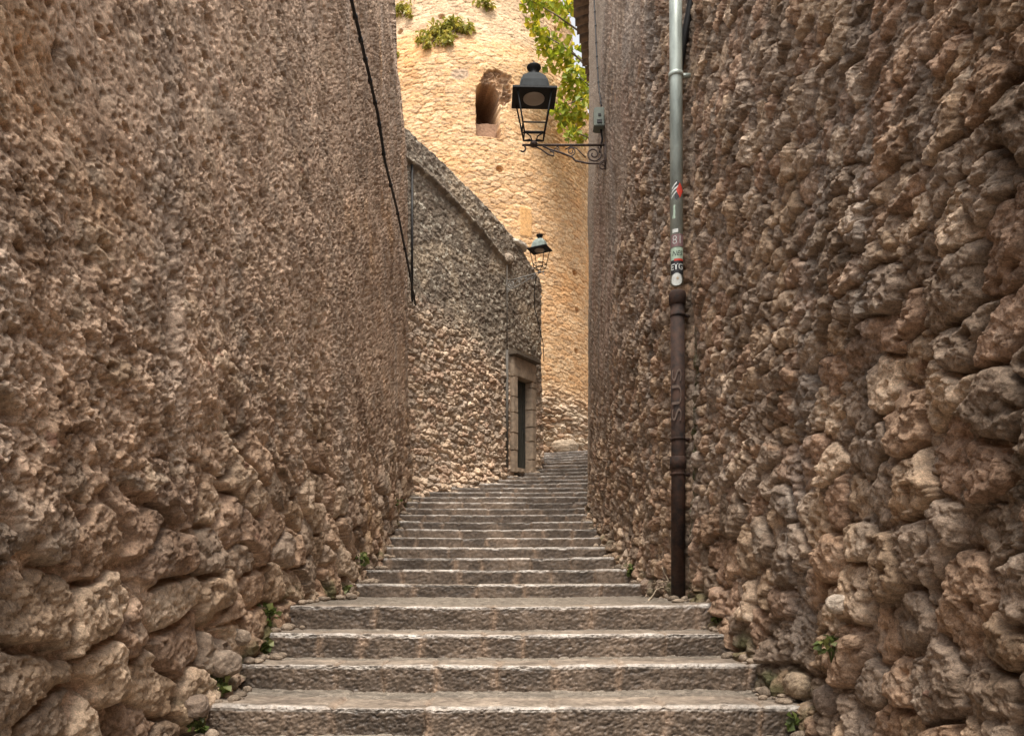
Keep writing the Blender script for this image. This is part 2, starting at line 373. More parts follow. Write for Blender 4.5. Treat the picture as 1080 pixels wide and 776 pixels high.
def right_h(u, z, d, g):
    low = fbm(u * .55, z * .55, 3, 103)
    mA = ss(.6, -.6, (g - 1.35) * .55 + (d - 4.6) * .45 + 1.1 * fbm(u * .8, z * .8, 3, 109))
    # stones lie on a slant higher up
    k = .10 * ss(.2, 2.0, z)
    us = u * 1.0 + z * 0; zs = z + u * k * .6
    hA, iA, eA = stones(us, zs, .25, .25, 121, sharp=10)
    hB, iB, eB = stones(us, zs, .19, .165, 131, sharp=9)
    hC, iC, eC = stones(u, z, .07, .05, 141)
    mort = .34 + .8 * fbm(u * 1.6, z * 1.6, 4, 112) + .08 * ss(5, 9, d)
    plas = ss(-.5, .5, d - (12.45 - .62 * np.maximum(z - 4.6, 0)) + .35 * fbm(u * 1.2, z * .8, 4, 113))        # smooth render at the far corner
    plas = np.maximum(plas, ss(12.35, 12.6, d))
    half = ss(-1.4, .8, d - (9.6 - .75 * np.maximum(z - 3.6, 0)) + .9 * fbm(u, z * .6, 3, 114)) * ss(1.6, 3.4, z)
    mort = mort + half * .45
    A = hA * .115; Am = mort * .065
    B = hB * .070; Bm = (mort + .05) * .058
    fA = ss(-.004, .012, A - Am); fB = ss(-.003, .008, B - Bm)
    stA = np.maximum(A, Am) + .3 * hB * .05 * (1 - fA)
    stB = np.maximum(B, Bm) + .30 * hC * .02
    h = stB + (stA - stB) * mA
    stone = fB + (fA - fB) * mA
    rid = fbm(u * 6, z * 6, 5, 170, .55, ridged=True); fn = fine(u, z, 180)
    calm = ss(-.1, .3, fbm(u * 1.0 + 60, z * .9, 4, 161)); ex = 1 - .5 * calm
    jv = ss(-.25, .25, fbm(u * 2.5, z * 2.5, 3, 162)); h = h - ss(.16, .02, eA + .05 * hC) * .048 * mA * fA * jv - ss(.15, .02, eB + .05 * hC) * .024 * fB * (1 - mA) * jv
    cg = crag(u, z, 700, 1.0, ((.14, .016), (.06, .011), (.025, .006)))
    h = h + .08 * low + .020 * (rid - .3) * ex + fn * .022 * ex + cg * .92 * ex
    P1, P2, pid, _, _ = worley(u / .085 + fn * .5, z / .075 + rid * .3, 155)
    h = h - .034 * ss(.42, .1, P1) * (pid > .70)
    h = h + .10 * np.exp(-np.maximum(g, 0) / .16) * (hB * .6 + .1)
    soft = .80 * half; h = h * (1 - soft) + (.05 + .05 * low) * soft
    h = h + .012 * fbm(u * 22, z * 22, 3, 163)
    hp = .035 + .012 * fn + .03 * low
    h = h + (hp - h) * plas
    nearpipe = np.exp(-((d - 6.15) / .16) ** 2); h = h * (1 - .75 * nearpipe) - .02 * nearpipe
    stone = stone * (1 - plas)
    crust = np.array([.27, .20, .148], F) * (1 + .30 * fbm(u * 1.1, z * .9, 4, 115) + .2 * fn)[..., None]
    C = mixc(crust, palette(np.where(mA > .5, iA, iB)) * np.array([1.16, 1.06, .97], F), stone * .9)
    grey = ss(.05, .5, fbm(u * 1.5, z * .3, 4, 116) + half * .2)
    C = mixc(C, C.mean(-1, keepdims=True) * np.array([1.1, .98, .87], F), grey * .5)
    C = mixc(C, np.array([.37, .30, .235], F) * (1 + .15 * fn)[..., None], plas * .9)
    pinkp = ss(.12, .2, fbm(u * 1.4 + 9, z * .7 + 2, 4, 117)) * half * (1 - plas); C = mixc(C, np.array([.36, .25, .19], F) + 0 * C, pinkp * .8)
    brick = ss(.985, .99, rnd(iC, 8)) * ss(.05, .2, eC) * ss(.1, .3, fbm(u * .9, z * .9, 3, 146)); C = mixc(C, np.array([.25, .14, .10], F) + 0 * C, brick * .8)
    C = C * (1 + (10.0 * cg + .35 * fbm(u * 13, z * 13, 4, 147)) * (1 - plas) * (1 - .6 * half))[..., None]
    dirt = ss(.05, .4, fbm(u * 2.2, z * 1.5, 5, 148)) * (1 - plas); C = mixc(C, C * np.array([.60, .57, .53], F), dirt * .9)
    mossy = ss(.16, .02, g + .05 * fn) * ss(-.05, .35, fbm(u * 3, z * 3, 4, 149)); C = mixc(C, np.array([.075, .08, .03], F) + 0 * C, mossy * .8)
    streak = half * ss(-.1, .4, fbm(u * 7, z * .7, 4, 119)) * (1 - plas); C = mixc(C, np.array([.42, .335, .265], F) + 0 * C, streak * .6)
    wash = ss(.2, .55, fbm(u * 6, z * 6, 3, 144)) * .25; C = mixc(C, np.array([.50, .43, .35], F) + 0 * C, wash)
    moss = np.exp(-((d - 5.98) / .05) ** 2) * ss(2.3, 1.6, z) * ss(-.3, .3, fbm(u * 8, z * 4, 3, 118) + .35); C = mixc(C, np.array([.045, .06, .018], F) + 0 * C, moss * .85)
    return h, C

def ztop_alley(s, Y): return np.maximum(3.4, .78 * Y + .9)

lx, ly = np.array(LW).T; rx, ry = np.array(RW).T
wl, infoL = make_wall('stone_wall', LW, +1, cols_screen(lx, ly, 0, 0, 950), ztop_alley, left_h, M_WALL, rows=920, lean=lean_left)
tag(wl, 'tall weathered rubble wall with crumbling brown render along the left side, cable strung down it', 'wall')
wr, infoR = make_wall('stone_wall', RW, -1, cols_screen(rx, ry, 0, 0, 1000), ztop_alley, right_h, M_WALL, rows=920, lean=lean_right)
tag(wr, 'tall rough rubble wall on the right of the steps, carrying the pipe and the larger lantern', 'wall')

# far left wall with the door --------------------------------------
W2A = np.array([-1.89, 14.0]); W2B = np.array([.70, 17.8]); W2U = (W2B - W2A) / np.linalg.norm(W2B - W2A); W2N = np.array([W2U[1], -W2U[0]]); W2L = float(np.linalg.norm(W2B - W2A))
W2 = [tuple(W2A - W2U * .7), tuple(W2A), tuple(W2B - W2U * .06), tuple(W2B + W2U * .02 - W2N * .05), tuple(W2B + W2U * .10 - W2N * .9)]
def w2p(t, out=0.0, z=0.0):
    p = W2A + W2U * (t * W2L) + W2N * out; return Vector((p[0], p[1], z))
DOOR0, DOOR1 = .7 + .748 * W2L, .7 + .884 * W2L
DOORZ0, DOORZ1 = 2.36, 4.42
def wall2_h(u, z, d, g):
    t = (u - .7) / W2L
    hB, iB, eB = stones(u, z, .20, .14, 231)
    hC, iC, eC = stones(u, z, .095, .07, 241)
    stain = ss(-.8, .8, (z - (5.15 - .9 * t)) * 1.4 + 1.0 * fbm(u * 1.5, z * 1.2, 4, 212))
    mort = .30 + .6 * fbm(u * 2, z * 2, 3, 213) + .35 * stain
    B = hB * .08; Bm = mort * .06
    fB = ss(-.004, .01, B - Bm)
    h = np.maximum(B, Bm) + .35 * hC * .035
    cg = crag(u, z, 800, 1.0, ((.16, .03), (.07, .018)))
    h = h * (1 - .75 * stain) + fine(u, z, 280) * .03 + cg * (.8 - .45 * stain)
    h = h + .25 * np.exp(-np.maximum(g, 0) / .22) * (.3 + hB * .5) * ss(DOOR0 - .25, DOOR0 - 1.0, u)
    zl = 7.62 - .82 * np.clip(t / .68, 0, 1) ** 1.5
    led = np.exp(-((z - zl) / .05) ** 4) * ss(.70, .66, t); h = h + .09 * led
    rec = ss(DOOR0, DOOR0 + .03, u) * ss(DOOR1, DOOR1 - .03, u) * ss(DOORZ1 + .02, DOORZ1 - .02, z)
    sur = ss(DOOR0 - .25, DOOR0 - .2, u) * ss(DOOR1 + .25, DOOR1 + .2, u) * ss(DOORZ1 + .66, DOORZ1 + .6, z)
    h = h * (1 - sur) + .0 * sur - .42 * rec
    C = mixc(np.array([.46, .36, .265], F) * (1 + .2 * fbm(u * 2, z * 2, 3, 214))[..., None], palette(iB) * np.array([1.5, 1.42, 1.36], F), fB * .75)
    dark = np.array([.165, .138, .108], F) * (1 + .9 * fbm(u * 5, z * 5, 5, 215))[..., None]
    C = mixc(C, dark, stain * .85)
    patch = ss(.0, .3, fbm(u * 1.1 + 3, z * 1.1, 5, 216)) * stain; C = mixc(C, np.array([.42, .335, .24], F) * (1 + .5 * fbm(u * 7, z * 7, 4, 217))[..., None], patch * .65)
    speck = (rnd(iC, 9) > .86) * ss(.08, .25, eC) * stain; C = mixc(C, np.array([.52, .47, .38], F) + 0 * C, speck * .8)
    return h, C
def ztop_w2(s, Y):
    t = (s - .7) / W2L
    return np.interp(t, [-.2, 0, .2275, .5, .77, .92, 1.0, 1.3], [8.3, 8.17, 8.02, 7.79, 7.45, 7.06, 6.85, 6.8]) + .05 * fbm(s * 3.5, s * 0, 4, 77)
c2 = np.concatenate([np.linspace(0, .6, 12)[:-1], np.linspace(.6, .7 + W2L, 560), np.linspace(.7 + W2L, .7 + W2L + .9, 40)[1:]])
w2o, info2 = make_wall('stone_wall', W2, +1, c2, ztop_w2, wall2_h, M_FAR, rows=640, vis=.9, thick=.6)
tag(w2o, 'lower rubble wall at the far left, dark stained above and pale below, with a narrow doorway', 'wall')

# ------------------------------------------------------------------ tower
TC = np.array([-1.62, 25.1]); TZ0, TZ1 = 3.0, 17.6
def tR(z): return 4.75 - .045 * (z - 3.4) - .50 * ss(13.9, 16.6, z)
def tower():
    th = np.concatenate([np.linspace(-80, 85, 760), np.linspace(85, 280, 60)[1:-1]])
    th = np.radians(th)
    z = np.linspace(TZ0, TZ1, 900)
    T, Z = np.meshgrid(th, z)
    U = T * 4.2
    vis = ss(R(84), R(75), np.abs(T))
    rub = ss(5.6, 4.6, Z + .5 * fbm(U, Z, 3, 301))
    zz = Z + .05 * fbm(U * .8, Z * .8, 3, 302)
    hB, iB, eB = stones(U, zz, .29, .12, 331, jit=.8, warp=.2, brick=.5, sharp=9)
    hC, iC, eC = stones(U, Z, .26, .12, 341, jit=.95, warp=.35)
    mort = .30 + .55 * fbm(U * .9, Z * .9, 4, 303)
    hb = np.maximum(hB, mort) * .026 + crag(U, Z, 900, 1.0, ((.2, .007), (.09, .008)))
    h = hb + (np.maximum(hC, .1) * .16 - hb) * rub
    h = h + .05 * fbm(U * .5, Z * .5, 3, 304) + .018 * fine(U, Z, 380)
    F1, _, pid, _, _ = worley(U / 1.1, Z / 1.0, 356, .9); hole = ss(.10, .06, F1) * (pid > .8); h = h - .12 * hole
    stone = ss(0, .12, hB - mort) * (1 - rub)
    pal = np.array([(.60, .43, .25), (.68, .53, .34), (.56, .36, .19), (.62, .47, .30), (.48, .35, .22)], F)
    C = mixc(np.array([.64, .44, .245], F) * (1 + .15 * fbm(U * .8, Z * .8, 4, 305))[..., None], palette(iB, pal), stone * .7)
    C = mixc(C, C * np.array([.80, .70, .60], F), ss(.18, .1, eB) * (1 - rub) * ss(.6, .2, mort) * .55)          # old recessed joints, darker mortar
    C = mixc(C, palette(iC, np.array([(.60, .52, .40), (.5, .42, .32), (.66, .58, .46), (.46, .34, .24)], F)), rub * .9)
    top = ss(14.4, 15.6, Z + .8 * fbm(U * .8, Z, 3, 306)); C = mixc(C, palette(iB, np.array([(.5, .40, .28), (.42, .33, .24), (.56, .46, .33)], F)), top * .7)
    warm = ss(0, .5, fbm(U * .35 + 4, Z * .35, 3, 307)); C = mixc(C, C * np.array([1.0, .86, .68], F), warm * .8)
    # walled up window recess
    uw = U - math.asin(.88 / 3.95) * 4.2; zw = Z + .0
    nz = fbm(U * 4, Z * 4, 3, 308) * .06
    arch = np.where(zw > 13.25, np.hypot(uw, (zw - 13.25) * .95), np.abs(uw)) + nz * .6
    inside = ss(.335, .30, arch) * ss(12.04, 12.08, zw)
    rx_, rz_ = uw - .26, zw - 13.50
    ragged = ss(.46, .41, np.hypot(rx_ * 1.0, rz_ * .9) + nz * 2.2) * ss(12.7, 13.0, zw + nz)
    fr = .15 * hC + .12
    h = h - ragged * (.05 + .12 * hC) * (1 - inside)
    h = h * (1 - inside) - (.34 + 1.3 * ss(12.6, 12.85, zw + nz)) * inside
    C = mixc(C, palette(iC, np.array([(.40, .27, .17), (.28, .19, .13), (.46, .34, .23)], F)), ragged * .85)
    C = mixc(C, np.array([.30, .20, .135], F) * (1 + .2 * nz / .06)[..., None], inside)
    # orange plaster patch low on the tower, and the stopped-up hole
    up = U - math.asin((.24 + 1.62) / 4.15) * 4.2 
    patch = ss(.2, .15, np.abs(up) + nz) * ss(9.38, 9.46, Z) * ss(10.3, 10.2, Z); C = mixc(C, np.array([.62, .38, .16], F) + 0 * C, patch * .8); h = h * (1 - patch) + .03 * patch
    gp = ss(.30, .2, np.hypot((uw + .75), (zw - 13.75) * 1.5) + nz); C = mixc(C, np.array([.38, .31, .24], F) + 0 * C, gp * .8)
    C = C * np.array([.97, .89, .84], F)
    h = h * vis
    RR = tR(Z) + h
    P = np.stack([TC[0] + RR * np.sin(T), TC[1] - RR * np.cos(T), Z], -1)
    c1 = P[-1].copy(); c1[:, 0] = TC[0] + (c1[:, 0] - TC[0]) * .02; c1[:, 1] = TC[1] + (c1[:, 1] - TC[1]) * .02
    P = np.concatenate([P, c1[None]], 0); C = np.concatenate([C, C[-1:]], 0)
    me = grid_mesh('round_tower', P, C, wrap=True)
    return link('round_tower', me, M_FAR)
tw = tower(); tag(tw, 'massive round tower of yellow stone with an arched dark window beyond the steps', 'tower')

# ------------------------------------------------------------------ stairs
LWa, RWa = np.array(LW), np.array(RW)
def xl(d):
    if d < 13.8: return float(np.interp(d, LWa[:9, 1], LWa[:9, 0]))
    return float(W2A[0] + (min(d, 17.8) - 14.0) * (W2B[0] - W2A[0]) / (W2B[1] - W2A[1])) if d < 17.8 else .62
def xr(d): return float(np.interp(d, [0, 5, 6.5, 7.6, 9, 10, 12.5, 13.3, 14, 16, 19, 22], [1.6, 1.50, 1.45, 1.39, 1.34, 1.3, 1.3, 1.5, 1.65, 1.85, 2.4, 3.3]))
stair = empty('stone_staircase', (0, 3.8, -.79), 'long worn stone staircase climbing between the walls towards the tower', 'staircase')
stair['kind'] = 'structure'
def step(k):
    d0, zt = STEP_D[k], STEP_Z[k]; zb = STEP_Z.get(k - 1, zt - .15) - .03
    d1 = STEP_D.get(k + 1, d0 + 1.6) + .06
    a0, a1 = xl(d0) - .22, xr(d0) + .2
    if k >= 18: a0 -= .1
    wid = a1 - a0
    res = max(.005, d0 * .0016)
    nx_ = int(wid / res)
    x = np.linspace(a0, a1, nx_)
    H = zt - zb; D = d1 - d0
    nr = max(6, int(H / max(.004, d0 * .0014))); ntd = max(14, int(min(D, .7) / max(.008, d0 * .003))) + (60 if D > 1 else 0)
    # profile: riser (bottom to top), rounded nose, tread to the back
    pr = [(0.0, H * i / nr, 0, 1.0) for i in range(nr)]
    rad = .014
    pr = [(p[0], min(p[1], H - rad), p[2], p[3]) for p in pr]
    for i in range(0, 6):
        a = i / 5 * math.pi / 2; pr.append((rad - rad * math.cos(a), H - rad + rad * math.sin(a), i / 5, 1 - i / 5))
    for i in range(1, ntd + 1): pr.append((rad + (D - rad) * (i / ntd) ** (1.15 if D > 1 else 1), H, 1, 0))
    pr = np.array(pr)
    py, pz, nt_, nrz = pr.T
    r0 = random.Random(k * 13 + 5)
    # joints between blocks
    joints = [a0 - .1]
    while joints[-1] < a1 + .3: joints.append(joints[-1] + r0.choice([.3, .42, .55, .72, .85]) * r0.uniform(.85, 1.15))
    J = np.array(joints)
    XX, PY = np.meshgrid(x, py); _, PZ = np.meshgrid(x, pz); _, NT = np.meshgrid(x, nt_); _, NR = np.meshgrid(x, nrz)
    vv = PY + PZ
    wob = .02 * noise(vv * 9, XX * 3, k + 5)
    ji = np.searchsorted(J, (XX + wob).ravel()).reshape(XX.shape)
    dj = np.minimum(np.abs(XX + wob - J[np.clip(ji, 0, len(J) - 1)]), np.abs(XX + wob - J[np.clip(ji - 1, 0, len(J) - 1)]))
    slabd = .30 + .03 * noise(XX * 3, XX * 0, k)
    back = ss(-.01, .015, PY - slabd) * (NT > .99)
    jw = .010 + .018 * np.clip(noise(XX * 5, vv * 9, k + 40) + .4, 0, 1)
    jn = ss(jw * 1.5, jw * .4, dj) * (1 - back)
    cgs = crag(XX, vv, 950 + k, 1.0, ((.035, .004), (.016, .0045)))
    bid = h2(ji, ji * 0 + k, 9)
    # displacement outwards on riser, upwards on tread
    rough = fbm(XX * 26, vv * 26, 4, 400 + k)
    big = fbm(XX * 4, vv * 5, 3, 450 + k)
    P1, P2, pid, _, _ = worley(XX / .02, vv / .016, 460 + k); pick = ss(.5, .1, P1) * (pid > .4)
    hr = .005 * rough + .008 * big + cgs + (bid - .5) * .030 - .006 * pick - .006 * jn
    chip = ss(.1, .55, fbm(XX * 7, XX * 0 + k, 4, 470)) * .019
    sag = .006 * fbm(XX * 6, XX * 0 + k * 3, 3, 481) - .016 * np.sin(np.clip((XX - a0) / wid, 0, 1) * math.pi) + .007 * noise(XX * .9, XX * 0, 480 + k) + (bid - .5) * .013
    pb = stones(XX, PY, .075, .055, 490 + k)
    ht = .0025 * rough + .003 * big - .008 * jn * (PY < .3) + back * (pb[0] * .012 - .010)
    nose = NT * (1 - NT) * 4 + (np.abs(PZ - H) < .03) * NR * .7
    yy = d0 + PY + .022 * noise(XX * .8, XX * 0, k + 88) * np.clip(1 - PY / .3, 0, 1) - NR * hr + chip * np.clip(nose, 0, 1)
    z_ = zb + PZ + np.clip(PZ / H, 0, 1) ** 3 * sag + NT * ht - chip * .7 * np.clip(nose, 0, 1) + (.004 if NT.any() else 0)
    # end clutter
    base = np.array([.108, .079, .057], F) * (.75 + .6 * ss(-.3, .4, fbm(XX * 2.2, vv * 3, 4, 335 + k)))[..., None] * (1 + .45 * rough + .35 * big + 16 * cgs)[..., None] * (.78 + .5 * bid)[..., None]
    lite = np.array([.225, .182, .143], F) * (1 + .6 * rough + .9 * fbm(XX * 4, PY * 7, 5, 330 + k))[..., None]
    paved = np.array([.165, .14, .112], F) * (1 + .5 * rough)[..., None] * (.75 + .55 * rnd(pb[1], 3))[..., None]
    C = mixc(base, lite, ss(.35, .9, NT))  # treads paler from wear; light from above also painted in, risers kept dark
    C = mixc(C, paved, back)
    mort = np.array([.235, .165, .115], F)
    smear = jn * ss(-.3, .2, noise(XX * 2.3, XX * 0, 495 + k) + .3)
    wide = ss(.055, .02, dj + .03 * noise(XX * 12, vv * 12, 7)) * (h2(ji, ji * 0 + k, 19) > .55) * (1 - back) * (NT < .6)
    C = mixc(C, mort + 0 * C, np.clip(smear * .5 + wide * .55, 0, 1))
    edge = np.maximum(ss(.0, .9, np.clip(nose, 0, 1)), ss(.05, .0, PY) * NT * .8) * (.62 + .9 * fbm(XX * 4, XX * 0, 4, k + 77)) ; C = mixc(C, np.array([.52, .48, .43], F) + 0 * C, np.clip(edge * .75, 0, 1))
    if k >= 18:
        ang = R(-min(20, (k - 17) * 2.2)); cx = xr(d0) - .9
        dx = XX - cx; dy = yy - d0
        XR = cx + dx * math.cos(ang) - dy * math.sin(ang); YR = d0 + dx * math.sin(ang) + dy * math.cos(ang)
        XX, yy = XR, YR
    P = np.stack([XX, yy, z_], -1)
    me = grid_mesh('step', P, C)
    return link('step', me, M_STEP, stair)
for k in sorted(STEP_D): step(k)

# ------------------------------------------------------------------ ground
gy = np.concatenate([np.linspace(-400, -4, 10), np.linspace(-3, 24, 136), np.linspace(26, 400, 12)]); gx = np.concatenate([np.linspace(-400, -6, 10), np.linspace(-5, 6, 45), np.linspace(8, 400, 10)])
GX, GY = np.meshgrid(gx, gy); GZ = ground(GY - .25) - .14 - .0 * GX; GZ = np.where(GY < .9, -1.53, GZ)
GZ = GZ - .05 * np.abs(noise(GX, GY, 2)) * (GY > 1)
g = link('ground', grid_mesh('ground', np.stack([GX, GY, GZ], -1)), M_GROUND); g['kind'] = 'structure'

# ------------------------------------------------------------------ rocks
def rock(name, c, s, seed, col, mat, parent=None, rz=0.0, sub=5, amp=.18):
    bm = bmesh.new(); bmesh.ops.create_icosphere(bm, subdivisions=sub, radius=1)
    co = np.array([v.co[:] for v in bm.verts])
    a = np.arctan2(co[:, 1], co[:, 0]) * 1.0
    n = fbm(co[:, 0] * 1.3 + seed, co[:, 1] * 1.3 + co[:, 2] * 1.7, 5, seed, .55) + .6 * fbm(co[:, 2] * 1.6 + seed, co[:, 0] + co[:, 1] * 1.1, 4, seed + 5)
    cc = np.sign(co) * np.abs(co) ** .8
    cc = cc * (1 + amp * n)[:, None] * np.array(s)
    cr, sr = math.cos(rz), math.sin(rz)
    for v, p in zip(bm.verts, cc): v.co = (c[0] + p[0] * cr - p[1] * sr, c[1] + p[0] * sr + p[1] * cr, c[2] + p[2])
    me = bpy.data.meshes.new(name); bm.to_mesh(me); bm.free()
    at = me.color_attributes.new('Col', 'FLOAT_COLOR', 'POINT'); c4 = np.ones((len(co), 4), F); c4[:, :3] = np.array(col) * (1 + .25 * n)[:, None]; at.data.foreach_set('color', c4.reshape(-1))
    return link(name, me, mat, parent)
def px(x, y, d): return ((x - HX) / FX * d, d, (HY - y) / FX * d)
bpy.context.view_layer.update(); DG = bpy.context.evaluated_depsgraph_get()
def surf(x, y, back=0.0):
    """where the built walls or steps stand in that direction, so that small things sit on them"""
    v = Vector(((x - HX) / FX, 1, (HY - y) / FX)); ok, p, nn, *_ = sc.ray_cast(DG, v * .4, v.normalized())
    return p + Vector((-.0, 0, 0)) - v.normalized() * back
for i, (x, y, d, s, col, lab) in enumerate([
        (846, 722, 4.05, (.09, .09, .065), (.34, .26, .18), 'tan angular rock lying beside the right end of the second step'),
        (876, 738, 3.75, (.06, .08, .07), (.20, .15, .115), 'dark rock wedged at the foot of the right wall beside the lowest step'),
        (888, 637, 3.62, (.05, .07, .045), (.48, .40, .32), 'pale whitish stone jutting from the right wall above the small green plant'),
        (902, 676, 3.5, (.05, .055, .032), (.34, .235, .16), 'small rounded brown stone in the right wall just beside the green plant'),
        (236, 700, 4.15, (.08, .09, .07), (.26, .20, .15), 'brown rock at the left wall foot beside the third lowest step'),
        (205, 745, 3.72, (.07, .09, .06), (.24, .18, .135), 'brown rock at the left wall foot level with the lowest step'),
        (252, 672, 4.6, (.05, .07, .05), (.3, .23, .17), 'small tan rock at the left wall foot just below the landing')]):
    tag(rock('rock', surf(x, y, -.01), s, 30 + i, col, M_WALL, rz=i * .7), lab, 'rock')
tag(rock('boulder', (1.45, 21.35, 3.60), (.42, .3, .22), 61, (.46, .36, .26), M_FAR, amp=.22), 'dark tan boulder lying against the tower foot at the top of the steps', 'boulder')

bm = bmesh.new(); cols_ = []
for k in range(0, 23):
    for side in (-1, 1):
        for _ in range(13 if k < 8 else 6):
            f = rng.random(); dd = STEP_D[k] + .03 + f * (min(STEP_D[k + 1] - STEP_D[k], 1.9) - .07); r_ = rng.uniform(.008, .032) * (1 + .05 * dd)
            xx = (xl(dd) + .08 + abs(rng.gauss(0, .07)) if side < 0 else xr(dd) - .05 - abs(rng.gauss(0, .07)))
            n0 = len(bm.verts); g_ = bmesh.ops.create_icosphere(bm, subdivisions=2, radius=1)
            sx_, sy_, sz_ = r_ * rng.uniform(.8, 1.5), r_ * rng.uniform(.8, 1.5), r_ * rng.uniform(.5, .9); c_ = rng.uniform(.6, 1.3)
            for v in g_['verts']:
                v.co = Vector((xx + v.co.x * sx_ * rng.uniform(.85, 1.1), dd + v.co.y * sy_ * rng.uniform(.85, 1.1), STEP_Z[k] + sz_ * .5 + v.co.z * sz_ * rng.uniform(.85, 1.1))); cols_.append(c_)
me = bpy.data.meshes.new('loose_grit'); bm.to_mesh(me); bm.free()
a_ = me.color_attributes.new('Col', 'FLOAT_COLOR', 'POINT'); c4 = np.ones((len(cols_), 4), F); c4[:, :3] = np.array(cols_)[:, None] * np.array([.27, .21, .155]); a_.data.foreach_set('color', c4.reshape(-1))
tag(link('loose_grit', me, M_WALL), 'loose stones and grit gathered along the wall feet on the steps', 'rubble', kind='stuff')

# ------------------------------------------------------------------ surface lookup on the walls
def on_wall(x, y, which, out=0.0):
    """3D point where the sight line through photo point (x, y) meets the plane of a wall"""
    k = (x - HX) / FX
    if which == 'w2':
        t = (k * W2A[1] - W2A[0]) / ((W2B[0] - W2A[0]) - k * (W2B[1] - W2A[1])); p = W2A + (W2B - W2A) * t + W2N * out
        return Vector((p[0], p[1], (HY - y) / FX * (W2A[1] + (W2B[1] - W2A[1]) * t)))
    A = LWa[:9] if which == 'l' else RWa[:13]
    ds = np.linspace(2, 14 if which == 'l' else 13, 3000); X = np.interp(ds, A[:, 1], A[:, 0])
    i = int(np.argmin(np.abs(X / ds - k))); d = ds[i]
    return Vector((X[i] + (out if which == 'l' else -out), d, (HY - y) / FX * d))

# ------------------------------------------------------------------ downpipe on the right wall
PXc, PYc = 1.352, 6.22
pipe = empty('downpipe', (PXc, PYc, -.2), 'tall grey metal downpipe with a rusty cast-iron lower half, stickers round its middle', 'pipe')
def zy(y, d=PYc): return (HY - y) / FX * d
bm = bmesh.new(); bm_tube(bm, [(PXc - .015, PYc, 6.0), (PXc - .008, PYc, 4.2), (PXc, PYc, zy(300))], .052, 24); from_bm('metal_pipe', bm, M_ZINC, pipe, True)
bm = bmesh.new(); bm_tube(bm, [(PXc + .004, PYc, zy(318)), (PXc + .012, PYc, 1.0), (PXc + .01, PYc, -.2)], .057, 24); from_bm('iron_pipe', bm, M_RUST, pipe, True)
bm = bmesh.new(); bm_lathe(bm, [(.058, 0), (.068, .01), (.070, .09), (.064, .11), (.055, .115)], (PXc + .004, PYc, zy(322)), 28); from_bm('socket', bm, M_RUST, pipe, True)
for y in (80,):
    bm = bmesh.new(); bm_lathe(bm, [(.055, -.018), (.060, -.016), (.060, .016), (.055, .018)], (PXc - .008, PYc, zy(y)), 28)
    bm_box(bm, (PXc + .07, PYc, zy(y)), (.08, .02, .03)); from_bm('clamp', bm, M_ZINC, pipe, True)
for y in (333, 463, 500):
    bm = bmesh.new(); bm_lathe(bm, [(.058, -.010), (.063, -.008), (.063, .008), (.058, .010)], (PXc + .008, PYc, zy(y)), 28)
    bm_box(bm, (PXc + .09, PYc, zy(y)), (.09, .02, .022)); from_bm('clamp', bm, M_RUST, pipe, True)
bm = bmesh.new(); bm_lathe(bm, [(.058, -.05), (.066, -.045), (.066, .045), (.058, .05)], (PXc + .010, PYc, zy(488)), 28); from_bm('joint_collar', bm, M_RUST, pipe, True)

def wrap_patch(name, mat, parent, yc, zc, w, h, rad, ac=-100, shape='rect', rc=0.0):
    """a thin sticker bent round the pipe; ac = angle of its middle, w = width along the curve"""
    bm = bmesh.new(); n = 16; a0 = R(ac)
    verts = []
    if True:
        for i in range(n + 1):
            u = -.5 + i / n; a = a0 + u * w / rad
            hh = h / 2 * (1 - 2 * abs(u)) + .002 if shape == 'diamond' else (h / 2 * math.sqrt(max(0, 1 - 4 * u * u)) + .001 if shape == 'round' else h / 2)
            verts.append((bm.verts.new((PXc + rad * math.cos(a), PYc + rad * math.sin(a), zc - hh + rc * u)), bm.verts.new((PXc + rad * math.cos(a), PYc + rad * math.sin(a), zc + hh + rc * u))))
        for i in range(n): bm.faces.new((verts[i][0], verts[i + 1][0], verts[i + 1][1], verts[i][1]))
    me = bpy.data.meshes.new(name); bm.to_mesh(me); bm.free()
    return link(name, me, mat, parent, True)

def wrap_text(txt, mat, parent, zc, size, rad, ac=-100, vertical=False, sx=1.0, bold=.0, slant=0.0):
    cu = bpy.data.curves.new('lettering', 'FONT'); cu.body = txt; cu.size = size; cu.align_x = 'CENTER'; cu.align_y = 'CENTER'; cu.offset = bold; cu.shear = slant; cu.resolution_u = 4
    o = bpy.data.objects.new('lettering', cu); COL.objects.link(o)
    dg = bpy.context.evaluated_depsgraph_get(); me = bpy.data.meshes.new_from_object(o.evaluated_get(dg)); bpy.data.objects.remove(o)
    bm = bmesh.new(); bm.from_mesh(me)
    bmesh.ops.triangulate(bm, faces=bm.faces)
    for v in bm.verts:
        x, y = v.co.x * sx, v.co.y
        if vertical: x, y = -y, x
        a = R(ac) + x / rad; v.co = (PXc + rad * math.cos(a), PYc + rad * math.sin(a), zc + y)
    bm.to_mesh(me); bm.free()
    for p in list(me.materials): me.materials.clear()
    return link('lettering', me, mat, parent, False)
r_ = .0535
s1 = wrap_patch('sticker', M_BLACK, pipe, 0, zy(204), .13, .16, r_, -105, 'diamond'); s1['label'] = 'torn diamond sticker of black and white stripes with a red tip'
for i, (dz, ww) in enumerate([(.04, .05), (.008, .07), (-.028, .05)]):
    wrap_patch('stripe', M_WHITE, s1, 0, zy(204) + dz, ww, .015, r_ + .0012, -128, 'rect', rc=.05)
wrap_patch('red_tip', M_RED, s1, 0, zy(204), .062, .125, r_ + .0014, -76, 'diamond')
s2 = wrap_patch('sticker', M_MINT, pipe, 0, zy(226), .035, .11, r_, -135); s2['label'] = 'peeling pale strip of a sticker'
